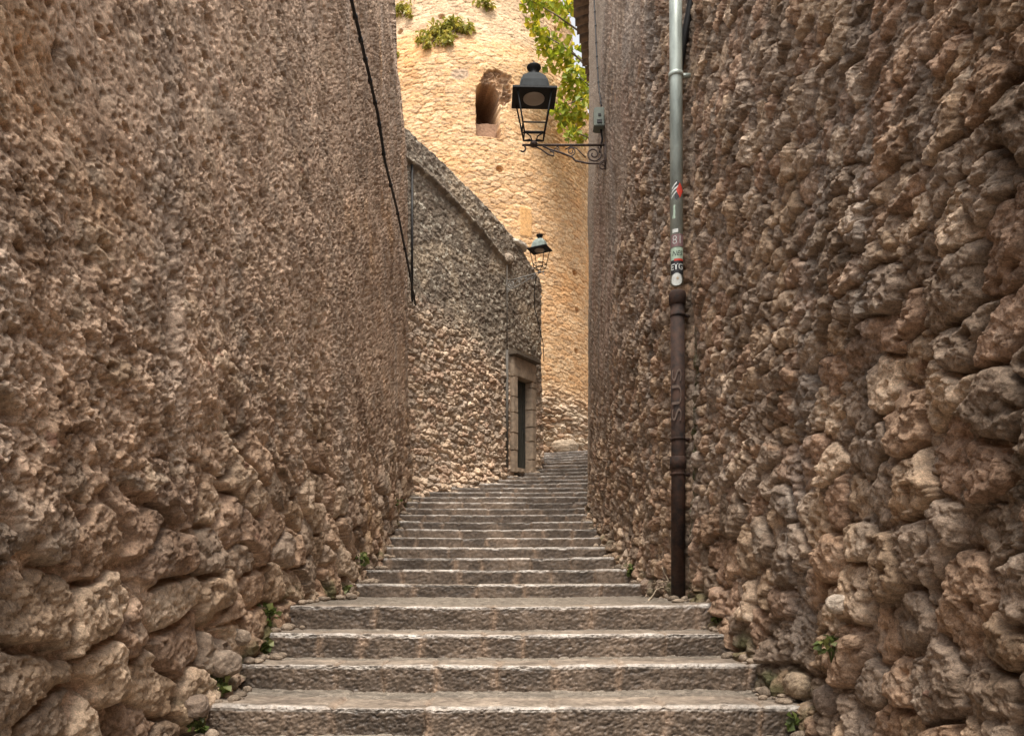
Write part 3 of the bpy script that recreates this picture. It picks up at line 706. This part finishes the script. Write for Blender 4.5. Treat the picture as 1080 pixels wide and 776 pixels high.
s6 = wrap_patch('sticker', M_WHITE, pipe, 0, zy(246), .05, .03, r_, -118); s6['label'] = 'white scrap of a sticker'
s3 = wrap_patch('sticker', M_PINK, pipe, 0, zy(256), .125, .10, r_, -100); s3['label'] = 'dark red worn sticker with pale lettering'; wrap_text('81', M_WHITE, s3, zy(256), .10, r_ + .0015, -98, sx=.9, bold=-.002)
s4 = wrap_patch('sticker', M_MINT, pipe, 0, zy(270), .12, .10, r_, -102); s4['label'] = 'pale mint sticker with scribbled lettering'; wrap_text('NES', M_BLACK, s4, zy(270), .055, r_ + .0015, -102, sx=.9, slant=.3)
wrap_patch('red_edge', M_RED, s4, 0, zy(276.5), .08, .018, r_ + .0012, -85)
s5 = wrap_patch('sticker', M_BLACK, pipe, 0, zy(284), .125, .115, r_, -100); s5['label'] = 'black sticker with white graffiti lettering'; wrap_text('ETG', M_WHITE, s5, zy(284), .07, r_ + .0015, -102, sx=.85, bold=.001)
s7 = wrap_patch('sticker', M_WHITE, pipe, 0, zy(297), .10, .10, r_ + .001, -104, 'round'); s7['label'] = 'round white sticker'
wrap_patch('dot', M_TWIG, s7, 0, zy(296), .022, .022, r_ + .0022, -96, 'round')
wrap_text('SUS', M_CHALK, pipe, zy(418), .12, .0655, -100, vertical=True, sx=2.3, bold=-.001)

bm = bmesh.new(); bm_tube(bm, [px(733, -60, 6.2), px(729.5, 0, 6.25), px(722, 40, 6.3), px(717, 70, 6.34), px(714, 110, 6.38)], .032, 12)
tag(from_bm('drain_tube', bm, M_CABLE, None, True), 'dark slanting tube running in behind the grey downpipe high on the right wall', 'pipe')

# ------------------------------------------------------------------ cables
def cable(name, pts, r, label, mat=M_CABLE, cat='cable', twin=0.0, group=None, clips=0):
    bm = bmesh.new(); P = []
    for a, b in zip(pts[:-1], pts[1:]):
        for i in range(12): P.append(Vector(a).lerp(Vector(b), i / 12))
    P.append(Vector(pts[-1]))
    P = [p + Vector((0, rng.uniform(-1, 1), rng.uniform(-1, 1))) * r * .35 for p in P]
    bm_tube(bm, P, r, 8)
    if twin: bm_tube(bm, [p + Vector((.004, twin * (1 + .5 * math.sin(i * .4)), 0)) for i, p in enumerate(P)], r * .8, 8)
    for i in range(clips):
        p = P[int((i + .5) / clips * len(P))]; bm_box(bm, p, (r * 2.6, r * 2.6, r * 2.2))
    return tag(from_bm(name, bm, mat, None, True), label, cat, group)
Lp = [(353, -25), (357, 0), (368, 42), (377, 78), (387, 118), (396, 171), (411, 225), (424, 285), (432.2, 321)]
cable('cable', [on_wall(x, y, 'l', .12) for x, y in Lp], .017, 'thick black twin cable slanting down the upper left wall', twin=.036, clips=14)
bm = bmesh.new(); q = on_wall(432.5, 180, 'w2', .05); bm_tube(bm, [(q.x, q.y, 7.62), (q.x, q.y, 5.05)], .022, 8)
tag(from_bm('conduit', bm, M_CABLE, None, True), 'thin dark upright conduit where the left wall meets the lower far wall', 'pipe')
cable('cable', [on_wall(x, y, 'r', .05) for x, y in [(629.5, -10), (631.5, 25), (633, 60), (635, 90), (638, 112)]], .011, 'thin dark wire with clips running down to the junction box', clips=9)
cable('cable', [w2p(.675, .80, 6.38), w2p(.72, .62, 6.2), w2p(.80, .38, 5.95), w2p(.90, .2, 5.75), w2p(.97, .12, 5.4), w2p(.985, .1, 5.0)], .009, 'thin dark wire hanging from the small far lantern at the wall corner')
q = on_wall(532, 300, 'w2', .07)
M_FPIPE = plain('grey_brown_pipe', (.085, .074, .062), .8, .0)
fp = empty('downpipe', (q.x, q.y, 2.35), 'slim dark upright pipe just left of the doorway in the far wall', 'pipe')
bm = bmesh.new(); bm_tube(bm, [(q.x, q.y, 6.75), (q.x, q.y, 4.85)], .011, 8); from_bm('thin_pipe', bm, M_FPIPE, fp, True)
bm = bmesh.new(); bm_tube(bm, [(q.x, q.y, 4.9), (q.x, q.y, 2.35)], .032, 10); from_bm('wide_pipe', bm, M_FPIPE, fp, True)

# junction box
q = on_wall(640, 127, 'r', .11)
jb = empty('junction_box', q, 'grey green junction box on the right wall just above the lantern bracket', 'box')
bm = bmesh.new(); bm_box(bm, q, (.13, .19, .26), bevel=.012); from_bm('box_body', bm, M_BOX, jb)
bm = bmesh.new(); bm_box(bm, q + Vector((-.068, 0, .0)), (.012, .165, .235), bevel=.003); from_bm('cover', bm, M_BOX, jb)
for dz_, sz_ in ((-.07, (.07, .012, .05)), (.02, (.04, .012, .03))):
    bm = bmesh.new(); bm_box(bm, q + Vector((0, -.098, dz_)), sz_, bevel=.003); from_bm('cable_gland', bm, M_CABLE, jb)
bm = bmesh.new(); bm_tube(bm, [q + Vector((.03, 0, -.13)), q + Vector((.05, .02, -.25)), q + Vector((.02, .05, -.42))], .014, 8); from_bm('wire', bm, M_CABLE, jb, True)

# ------------------------------------------------------------------ lanterns
def spiral(c, r0, r1, turns, a0, ax, n=36):
    out = []
    for i in range(n + 1):
        f = i / n; r = r0 + (r1 - r0) * f; a = a0 + turns * 2 * math.pi * f
        out.append(Vector(c) + Vector(ax) * (r * math.cos(a)) + Vector((0, 0, r * math.sin(a))))
    return out

def lantern(base, wallp, sc_, hood, brk, label, rz=0.0, sag=1.0):
    """base: point on the bracket under the lantern; wallp: foot of the bracket on the wall"""
    base = Vector(base); wallp = Vector(wallp)
    root = empty('wall_lantern', wallp, label, 'lantern', None)
    ax = (wallp - base); Lb = ax.length; ax = ax / Lb; s = sc_
    T = lambda a, z: base + ax * a * s + Vector((0, 0, z * s))
    Ls = Lb / s
    bm = bmesh.new()
    bm_tube(bm, [T(-.16, 0), T(Ls, 0)], .016 * s, 8)                                           # top bar
    bm_tube(bm, spiral(T(-.16, -.055), .055 * s, .03 * s, .62, R(90), -ax * 1.0), .012 * s, 8)        # curl at the tip
    # S-curved lower strut
    pts = [T(.12, -.01), T(.22, -.06), T(.36, -.10), T(.52, -.16), T(Ls - .42, -.215), T(Ls - .25, -.25), T(Ls - .1, -.255), T(Ls - .02, -.20)]
    bm_tube(bm, pts, .013 * s, 8)
    bm_tube(bm, [T(.0, -.01), T(.10, -.06), T(.20, -.13), T(.27, -.15), T(.27, -.10), T(.22, -.08)], .011 * s, 8)
    from_bm('bracket_bar', bm, brk, root, True)
    bm = bmesh.new()
    bm_tube(bm, spiral(T(Ls - .17, -.125), .115 * s, .022 * s, -1.75, R(60), ax), .011 * s, 8)
    bm_tube(bm, spiral(T(Ls - .48, -.085), .062 * s, .016 * s, 1.4, R(-90), ax), .008 * s, 6)
    bm_tube(bm, spiral(T(Ls - .68, -.060), .040 * s, .012 * s, -1.3, R(90), ax), .008 * s, 6)
    bm_tube(bm, [T(Ls - .56, -.06), T(Ls - .48, -.02), T(Ls - .40, -.05), T(Ls - .34, -.11), T(Ls - .28, -.17)], .008 * s, 6)
    bm_tube(bm, spiral(T(Ls - .045, -.29), .05 * s, .02 * s, 1.1, R(80), ax), .012 * s, 6)
    from_bm('scroll', bm, brk, root, True)
    bm = bmesh.new(); bm_tube(bm, [T(Ls - .01, .04), T(Ls - .01, -.33)], .018 * s, 8); from_bm('wall_plate', bm, brk, root, True)
    bm = bmesh.new(); bm_lathe(bm, [(.02, -.02 * s), (.05 * s, -.01 * s), (.055 * s, .02 * s), (.03 * s, .045 * s), (.012 * s, .05 * s)], base, 16); from_bm('boss', bm, brk, root, True)
    c = base
    rot = Matrix.Rotation(rz, 3, 'Z')
    Q = lambda x, y, z: c + rot @ Vector((x * s, y * s * .8, z * s))
    def squash(bm):
        for v in bm.verts:
            q_ = rot.inverted() @ (v.co - c); q_.y *= .8; v.co = c + rot @ q_
    hb, ht, zb, zt = .135, .235, .12, .66
    cor = [(-1, -1), (1, -1), (1, 1), (-1, 1)]
    bm = bmesh.new()
    for a, b in cor:
        bm_tube(bm, [Q(a * hb, b * hb, zb), Q(a * ht, b * ht, zt)], .012 * s, 6)
        bm_tube(bm, [Q(a * .02, b * .02, .03), Q(a * .05, b * .05, .10), Q(a * hb, b * hb, zb)], .009 * s, 6)
    for f in (0, .22):
        h_ = hb + (ht - hb) * f; z_ = zb + (zt - zb) * f
        for i in range(4):
            a, b = cor[i], cor[(i + 1) % 4]; bm_tube(bm, [Q(a[0] * h_, a[1] * h_, z_), Q(b[0] * h_, b[1] * h_, z_)], .010 * s, 6)
    from_bm('cage', bm, M_IRON, root, True)
    bm = bmesh.new(); bm_lathe(bm, [(.285 * s, .635 * s), (.300 * s, .64 * s), (.300 * s, .665 * s), (.19 * s, .70 * s), (.18 * s, .69 * s), (.25 * s, .66 * s)], c, square=True, rz=rz); squash(bm); from_bm('brim', bm, M_IRON, root)
    bm = bmesh.new(); bm_lathe(bm, [(.205 * s, .69 * s), (.205 * s, .72 * s), (.185 * s, .82 * s), (.15 * s, .90 * s), (.11 * s, .94 * s), (.06 * s, .95 * s)], c, square=True, rz=rz)
    bmesh.ops.bevel(bm, geom=[e for e in bm.edges if e.verts[0].co.z != e.verts[1].co.z], offset=.03 * s, segments=3, affect='EDGES')
    squash(bm); from_bm('hood', bm, hood, root)
    bm = bmesh.new(); bm_lathe(bm, [(.085 * s, .93 * s), (.062 * s, .96 * s), (.058 * s, 1.0 * s), (.075 * s, 1.02 * s), (.098 * s, 1.055 * s), (.098 * s, 1.068 * s), (.04 * s, 1.09 * s), (.008 * s, 1.11 * s), (.006 * s, 1.15 * s)], c, 24); from_bm('chimney_cap', bm, M_IRON, root, True)
    bm = bmesh.new(); bm_lathe(bm, [(.15 * s, .648 * s), (.145 * s, .625 * s), (.10 * s, .615 * s), (.02 * s, .612 * s)], c, 32); from_bm('diffuser', bm, M_DISC, root, True)
    return root
lantern((.300, 10.4, 5.90), (1.29, 10.4, 5.90), 1.0, M_HOOD, M_BRK, 'large black lantern on an ornate scrolled bracket on the right wall', rz=R(2))
b2 = w2p(.675, .88, 6.40); wp = w2p(.675, .03, 6.40)
lantern((b2.x, b2.y, 6.42), (wp.x, wp.y, 6.42), .74, M_HOODG, M_GREYBRK, 'small distant lantern with a pale green hood at the top of the far left wall', rz=R(-26))

# ------------------------------------------------------------------ doorway (parts of the far wall)
def w2box(name, t0, t1, o0, o1, z0, z1, mat, parent=w2o, bev=.012):
    a = w2p((t0 + t1) / 2, (o0 + o1) / 2, (z0 + z1) / 2); bm = bmesh.new()
    bm_box(bm, a, ((t1 - t0) * W2L, o1 - o0, z1 - z0), math.atan2(W2U[1], W2U[0]), bevel=bev)
    return from_bm(name, bm, mat, parent)
T0, T1 = .748, .884
jw_ = .032
n_ = 6
for side, (a, b) in enumerate([(T0 - jw_, T0 + .004), (T1 - .004, T1 + jw_)]):
    z = 2.28; i = 0
    bm = bmesh.new()
    while z < DOORZ1 - .01:
        hgt = min(rng.uniform(.32, .5), DOORZ1 - z); ex = rng.uniform(-.004, .006)
        c_ = w2p((a + b) / 2, -.12 + rng.uniform(0, .012), z + hgt / 2); bm_box(bm, c_, ((b - a + ex) * W2L, .42, hgt - .008), math.atan2(W2U[1], W2U[0]), bevel=.012); z += hgt
    from_bm('door_jamb', bm, M_DRESSED, w2o)
w2box('lintel', T0 - jw_, T1 + jw_, -.33, .095, DOORZ1, DOORZ1 + .42, M_DRESSED)
w2box('cornice', T0 - jw_ - .012, T1 + jw_ + .012, -.2, .19, DOORZ1 + .425, DOORZ1 + .52, plain('dark_cornice', (.12, .095, .07), .9), bev=.02)
w2box('door_sill', T0, T1, -.33, .10, 2.30, 2.40, M_DRESSED)
dr = w2box('door', T0 + .003, T1 - .003, -.15, -.10, 2.40, DOORZ1 - .01, M_DOOR, bev=.004)
for i in range(4):
    t = T0 + .003 + (T1 - T0 - .006) * (i + .5) / 4; w2box('plank', t - .0125, t + .0125, -.102, -.092, 2.42, DOORZ1 - .05, M_DOOR, parent=dr, bev=.003)
bm = bmesh.new(); bm_tube(bm, [w2p(T1 - .03, -.09, 3.35), w2p(T1 - .03, -.06, 3.35), w2p(T1 - .03, -.06, 3.22), w2p(T1 - .03, -.09, 3.22)], .009, 6); from_bm('handle', bm, M_IRON, dr, True)
# pale blocks near the top of the far wall
rock('pale_block', w2p(.69, .03, 6.93), (.13, .10, .11), 71, (.38, .31, .24), M_FAR, w2o, math.atan2(W2U[1], W2U[0]), amp=.12)
rock('coping_stone', w2p(.80, -.12, 7.44), (.34, .2, .09), 73, (.62, .56, .47), M_FAR, w2o, math.atan2(W2U[1], W2U[0]), amp=.12)

# ------------------------------------------------------------------ house with eave beyond the right corner
HA, HB = Vector((1.72, 13.62, 0)), Vector((2.24, 18.85, 0))
hu = (HB - HA).normalized(); hn = Vector((-hu.y, hu.x, 0))   # towards the alley
house = empty('tiled_house', (2.0, 16, 2.5), 'house beyond the right-hand corner of which the tiled eave overhangs the alley', 'house')
bm = bmesh.new(); Lh = (HB - HA).length; ca = math.atan2(hu.y, hu.x)
mid = (HA + HB) / 2 - hn * 1.2; bm_box(bm, (mid.x, mid.y, 7.2), (Lh, 2.4, 10.4), ca); from_bm('wall', bm, M_PLASTER, house)
bm = bmesh.new(); ZE = 12.42
n = 20
def ov_(f): return .64 - .30 * max(0, (f - .5)) * 2
for i in range(n):
    f = i / (n - 1); p = HA + (HB - HA) * f
    ov = .70 - .30 * max(0, (f - .5)) * 2
    tt = rng.uniform(-.012, .012)
    a0 = p + hn * (ov + rng.uniform(-.02, .03)) + Vector((0, 0, ZE + tt)); a1 = p - hn * 1.0 + Vector((0, 0, ZE + .38))
    seg = 8; rr = .125; v0 = []; v1 = []; w0 = []; w1 = []
    for j in range(seg + 1):
        an = math.pi + math.pi * j / seg
        o = hu * (rr * math.cos(an)) + Vector((0, 0, rr * .75 * math.sin(an))); o2 = hu * ((rr - .02) * math.cos(an)) + Vector((0, 0, (rr - .02) * .75 * math.sin(an)))
        v0.append(bm.verts.new(a0 + o)); v1.append(bm.verts.new(a1 + o)); w0.append(bm.verts.new(a0 + o2)); w1.append(bm.verts.new(a1 + o2))
    for j in range(seg):
        bm.faces.new((v0[j], v0[j + 1], v1[j + 1], v1[j])); bm.faces.new((w0[j + 1], w0[j], w1[j], w1[j + 1])); bm.faces.new((v0[j], w0[j], w0[j + 1], v0[j + 1]))
for i in range(n):   # cover tiles
    f = (i + .5) / (n - 1); p = HA + (HB - HA) * f
    a0 = p + hn * (ov_(f) + rng.uniform(-.02, .03)) + Vector((0, 0, ZE + .04)); a1 = p - hn * 1.0 + Vector((0, 0, ZE + .42))
    vv0 = []; vv1 = []
    for j in range(9):
        an = math.pi * j / 8; o = hu * (.12 * math.cos(an)) + Vector((0, 0, .09 * math.sin(an))); vv0.append(bm.verts.new(a0 + o)); vv1.append(bm.verts.new(a1 + o))
    for j in range(8): bm.faces.new((vv0[j], vv0[j + 1], vv1[j + 1], vv1[j]))
me = bpy.data.meshes.new('tile_eave'); bm.to_mesh(me); bm.free(); link('tile_eave', me, M_TILE, house, True)
bm = bmesh.new()
bm_box(bm, tuple((HA + HB) / 2 + hn * .10 + Vector((0, 0, ZE - .14))), (Lh, .34, .06), ca); from_bm('eave_board', bm, M_WOODDK, house)
bm = bmesh.new(); m2 = mid; bm_box(bm, (m2.x, m2.y, 12.72), (Lh + .3, 2.3, .3), ca, bevel=.1); from_bm('roof', bm, M_TILE, house)

# ------------------------------------------------------------------ foliage
def leaves(name, clumps, size, mat, parent=None, seed=1, droop=.3, lobed=True, label=None, cat=None):
    """clumps: (centre, radius xyz, count)"""
    r = np.random.RandomState(seed); V = []; Fc = []; K = []; vi = 0
    if lobed:
        shp = [(0, 0), (.28, .10), (.42, .34), (.62, .30), (.58, .48), (.98, .0)]
        out = [(x, y) for x, y in shp] + [(x, -y) for x, y in shp[-2:0:-1]]
    else:
        out = [(0, 0), (.3, .22), (.65, .25), (1, 0), (.65, -.25), (.3, -.22)]
    out = np.array(out)
    for c, rad, cnt in clumps:
        for _ in range(cnt):
            v = r.normal(size=3); v /= np.linalg.norm(v); p = np.array(c) + v * np.array(rad) * r.uniform(.15, 1) ** .5
            d = r.normal(size=3) + np.array([0, 0, -droop * 2]); d /= np.linalg.norm(d)
            u = r.normal(size=3) + np.array([0, -.4, .9]); s = np.cross(d, u); s /= np.linalg.norm(s); nrm = np.cross(s, d)
            L = size * r.uniform(.6, 1.25)
            q = p + out[:, :1] * L * d + out[:, 1:] * L * s + (np.abs(out[:, 1:]) * .35 - out[:, :1] ** 2 * .25) * L * nrm
            n_ = len(out)
            V.append(q); Fc += [[vi] + [vi + j, vi + j + 1] for j in range(1, n_ - 1)]; vi += n_
            k = r.uniform(); K += [k] * n_
    V = np.concatenate(V)
    me = bpy.data.meshes.new(name); me.from_pydata(V.tolist(), [], Fc)
    a = me.color_attributes.new('Col', 'FLOAT_COLOR', 'POINT'); c4 = np.ones((len(V), 4), F); c4[:, :3] = np.array(K)[:, None]; a.data.foreach_set('color', c4.reshape(-1))
    o = link(name, me, mat, parent, False); return tag(o, label, cat)

tree = empty('leafy_tree', (4.2, 21.3, 3.2), 'yellow green leafy tree reaching in front of the tower behind the large lantern', 'tree')
def tp(x, y, d=20.6): return px(x, y, d)
bm = bmesh.new(); bm_tube(bm, [(4.2, 21.3, 3.1), (4.1, 21.3, 6), (3.9, 21.2, 9.5), (3.5, 21.0, 12.5), (3.1, 20.8, 15), (2.8, 20.7, 17)], [.26, .22, .19, .15, .09, .04], 12); from_bm('trunk', bm, M_BARK, tree, True)
cl = []
vis_cl = [((562, 2), .32, 60), ((573, 0), .38, 80), ((588, 4), .40, 80), ((600, 12), .28, 45), ((592, 22), .22, 22), ((563, 22), .20, 26), ((569, 34), .24, 34), ((578, 45), .28, 46), ((588, 52), .30, 50), ((600, 50), .25, 30), ((582, 64), .26, 40), ((596, 66), .32, 56), ((607, 78), .32, 60),
          ((600, 90), .32, 56), ((611, 100), .3, 50), ((590, 114), .20, 28), ((598, 120), .26, 44), ((608, 122), .3, 60), ((603, 138), .24, 40), ((612, 144), .22, 36), ((594, 128), .18, 22), ((617, 112), .3, 50), ((606, 30), .2, 8), ((572, 52), .12, 12)]
bml = bmesh.new()
for i, ((x, y), rr, cnt) in enumerate(vis_cl):
    c = tp(x, y, 20.3 + (i % 3) * .35); cl.append((c, (rr, rr * .9, rr * .8), int(cnt * .9)))
for i in range(46):
    a = rng.uniform(0, 6.28); e = rng.uniform(-1, 1)
    c = (3.9 + 1.7 * math.cos(a) * math.sqrt(1 - e * e), 21.2 + 1.3 * math.sin(a) * math.sqrt(1 - e * e), 14.6 + 2.3 * e)
    if c[0] < 2.35: continue
    cl.append((c, (.6, .6, .5), 90))
for c, rr, cnt in cl[::3]:
    s0 = Vector((3.6, 21.0, rng.uniform(10.5, 13.5))); e0 = Vector(c); mdl = s0.lerp(e0, .5) + Vector((0, 0, .35))
    bm_tube(bml, [s0, s0.lerp(mdl, .5) + Vector((0, 0, .1)), mdl, mdl.lerp(e0, .6) + Vector((0, 0, .05)), e0], [.05, .04, .03, .018, .008], 6)
from_bm('limb', bml, M_BARK, tree, True)
leaves('crown', cl, .19, L_TREE, tree, 3)

def tow_pt(x, y, out=.06):
    """point on the tower's surface seen in that direction"""
    kx = (x - HX) / FX; d = 20.9
    for _ in range(30):
        z = (HY - y) / FX * d; rr = tR(z) + out; off = kx * d - TC[0]; d = TC[1] - math.sqrt(max(.01, rr * rr - off * off))
    return (kx * d, d, (HY - y) / FX * d)
for i, (cls, lab) in enumerate([
        ([((448, 38), .30, 90), ((462, 30), .34, 120), ((478, 24), .34, 130), ((490, 28), .26, 90), ((470, 42), .26, 80), ((452, 46), .16, 40), ((474, 36), .2, 40)], 'broad green plant tuft growing out of the tower stones above the arched window'),
        ([((420, 10), .26, 50), ((428, 6), .24, 50), ((433, 14), .14, 20)], 'olive green plant tuft high on the tower at the left wall edge'),
        ([((510, 1), .24, 60), ((516, 5), .16, 30)], 'small olive plant tuft at the top edge of the tower view'),
        ([((416, 57), .10, 22)], 'tiny yellow green sprig on the tower beside the left wall edge')]):
    first = tow_pt(*cls[0][0])
    t_ = empty('wall_plant', first, lab, 'plant')
    leaves('foliage', [(tow_pt(x, y, .10), (rr, .12, rr * .6), cnt) for (x, y), rr, cnt in cls], .15, L_TUFT, t_, 11 + i, droop=.5, lobed=False)
    bm = bmesh.new()
    for (x, y), rr, cnt in cls:
        e0 = Vector(tow_pt(x, y, .12)); rt = Vector(tow_pt(cls[0][0][0] + 4, cls[0][0][1] + 9, -.05)); bm_tube(bm, [rt, rt.lerp(e0, .5) + Vector((0, -.05, 0)), e0], .012, 5)
    from_bm('stem', bm, M_BARK, t_, True)

def weed(x, y, d, s, n, lab, seed, size=.045):
    c = surf(x, y, .03); t_ = empty('weed', c - Vector((0, 0, s)), lab, 'plant')
    leaves('foliage', [(tuple(c + Vector((0, 0, s * .2))), (s * .75, s * .6, s * .8), n)], size, L_WEED, t_, seed, droop=.1, lobed=True)
    bm = bmesh.new(); r = random.Random(seed)
    for i in range(7):
        e = c + Vector((r.uniform(-1, 1) * s * .6, r.uniform(-1, 1) * s * .4, r.uniform(.1, .9) * s)); bm_tube(bm, [c - Vector((0, 0, s * 1.1)), c.lerp(e, .5), e], .0025, 4)
    from_bm('stem', bm, L_WEED, t_, True)
WL = [(283, 648, 5.05, .075, 34, 'leafy weed at the left wall foot beside the landing edge'),
      (277, 684, 4.62, .055, 34, 'low rosette weed at the left wall beside the second riser below the landing'),
      (229, 722, 3.95, .075, 42, 'dark green weed at the left wall foot on the step above the lowest'),
      (209, 765, 3.55, .055, 30, 'green weed in the lower left at the foot of the left wall'),
      (364, 622, 7.0, .05, 16, 'tiny weed at the left wall foot on the back of the landing'),
      (381, 592, 8.6, .07, 20, 'small weed at the left wall foot beside the steps just above the landing'),
      (417, 532, 13.0, .12, 22, 'faint green weed at the left wall foot near the far steps'),
      (877, 684, 3.55, .062, 34, 'bright green little plant growing from the right wall among the lower stones'),
      (665, 600, 7.55, .07, 20, 'dull green weed at the right wall foot left of the rusty pipe'),
      (838, 764, 3.7, .04, 12, 'small dark weed at the right end of the lowest step'),
      (757, 652, 5.15, .045, 14, 'small weed at the right end of the landing edge')]
for i, (x, y, d, s, n_l, lab) in enumerate(WL): weed(x, y, d, s, n_l, lab, 100 + i, size=.034 + .0035 * d)
bm = bmesh.new()
for a, b, c_ in [((687, 631), (692, 622), (700, 618)), ((688, 616), (696, 614), (704, 613)), ((695, 590), (699, 600), (705, 612)), ((690, 612), (697, 619), (706, 620)), ((684, 633), (690, 626), (694, 618))]:
    bm_tube(bm, [surf(*a, .02), surf(*b, .03), surf(*c_, .03)], [.008, .006, .004], 5)
tag(from_bm('dry_twig', bm, M_TWIG, None, True), 'dry pale twigs caught between the right wall and the rusty pipe foot', 'twig')

# ------------------------------------------------------------------ camera, light, world
cam = bpy.data.cameras.new('camera'); co = bpy.data.objects.new('camera', cam); COL.objects.link(co); sc.camera = co
co.location = (0, 0, 0); co.rotation_euler = (R(90), 0, 0)
cam.sensor_fit = 'HORIZONTAL'; cam.sensor_width = 36; cam.lens = FX / 1080 * 36; cam.shift_y = (HY - 388) / 1080; cam.clip_start = .05; cam.clip_end = 2000
EL, AZ = 68, 179      # degrees: elevation, compass direction (0 = ahead, clockwise) the light comes from
w = bpy.data.worlds.new('World'); sc.world = w; w.use_nodes = True; nt = w.node_tree
bg = nt.nodes['Background']; sky = nt.nodes.new('ShaderNodeTexSky'); sky.sky_type = 'NISHITA'; sky.sun_disc = False
sky.sun_elevation = R(EL); sky.sun_rotation = R(AZ); sky.air_density = 1.0; sky.dust_density = 3.0
hs = nt.nodes.new('ShaderNodeHueSaturation'); hs.inputs['Saturation'].default_value = .12
nt.links.new(sky.outputs[0], hs.inputs['Color']); nt.links.new(hs.outputs[0], bg.inputs['Color']); bg.inputs['Strength'].default_value = .14
sl = bpy.data.lights.new('sun', 'SUN'); sl.energy = 2.3; sl.angle = R(24); sl.color = (1, .91, .80)
so = bpy.data.objects.new('sun', sl); COL.objects.link(so)
dirv = Vector((math.sin(R(AZ)) * math.cos(R(EL)), math.cos(R(AZ)) * math.cos(R(EL)), math.sin(R(EL))))
so.rotation_euler = dirv.to_track_quat('Z', 'Y').to_euler(); so.location = (0, 0, 30)
sc.view_settings.view_transform = 'Standard'; sc.view_settings.look = 'None'; sc.view_settings.exposure = 1.27; sc.view_settings.gamma = 1
sc.cycles.max_bounces = 8; sc.cycles.diffuse_bounces = 6; sc.cycles.use_denoising = True
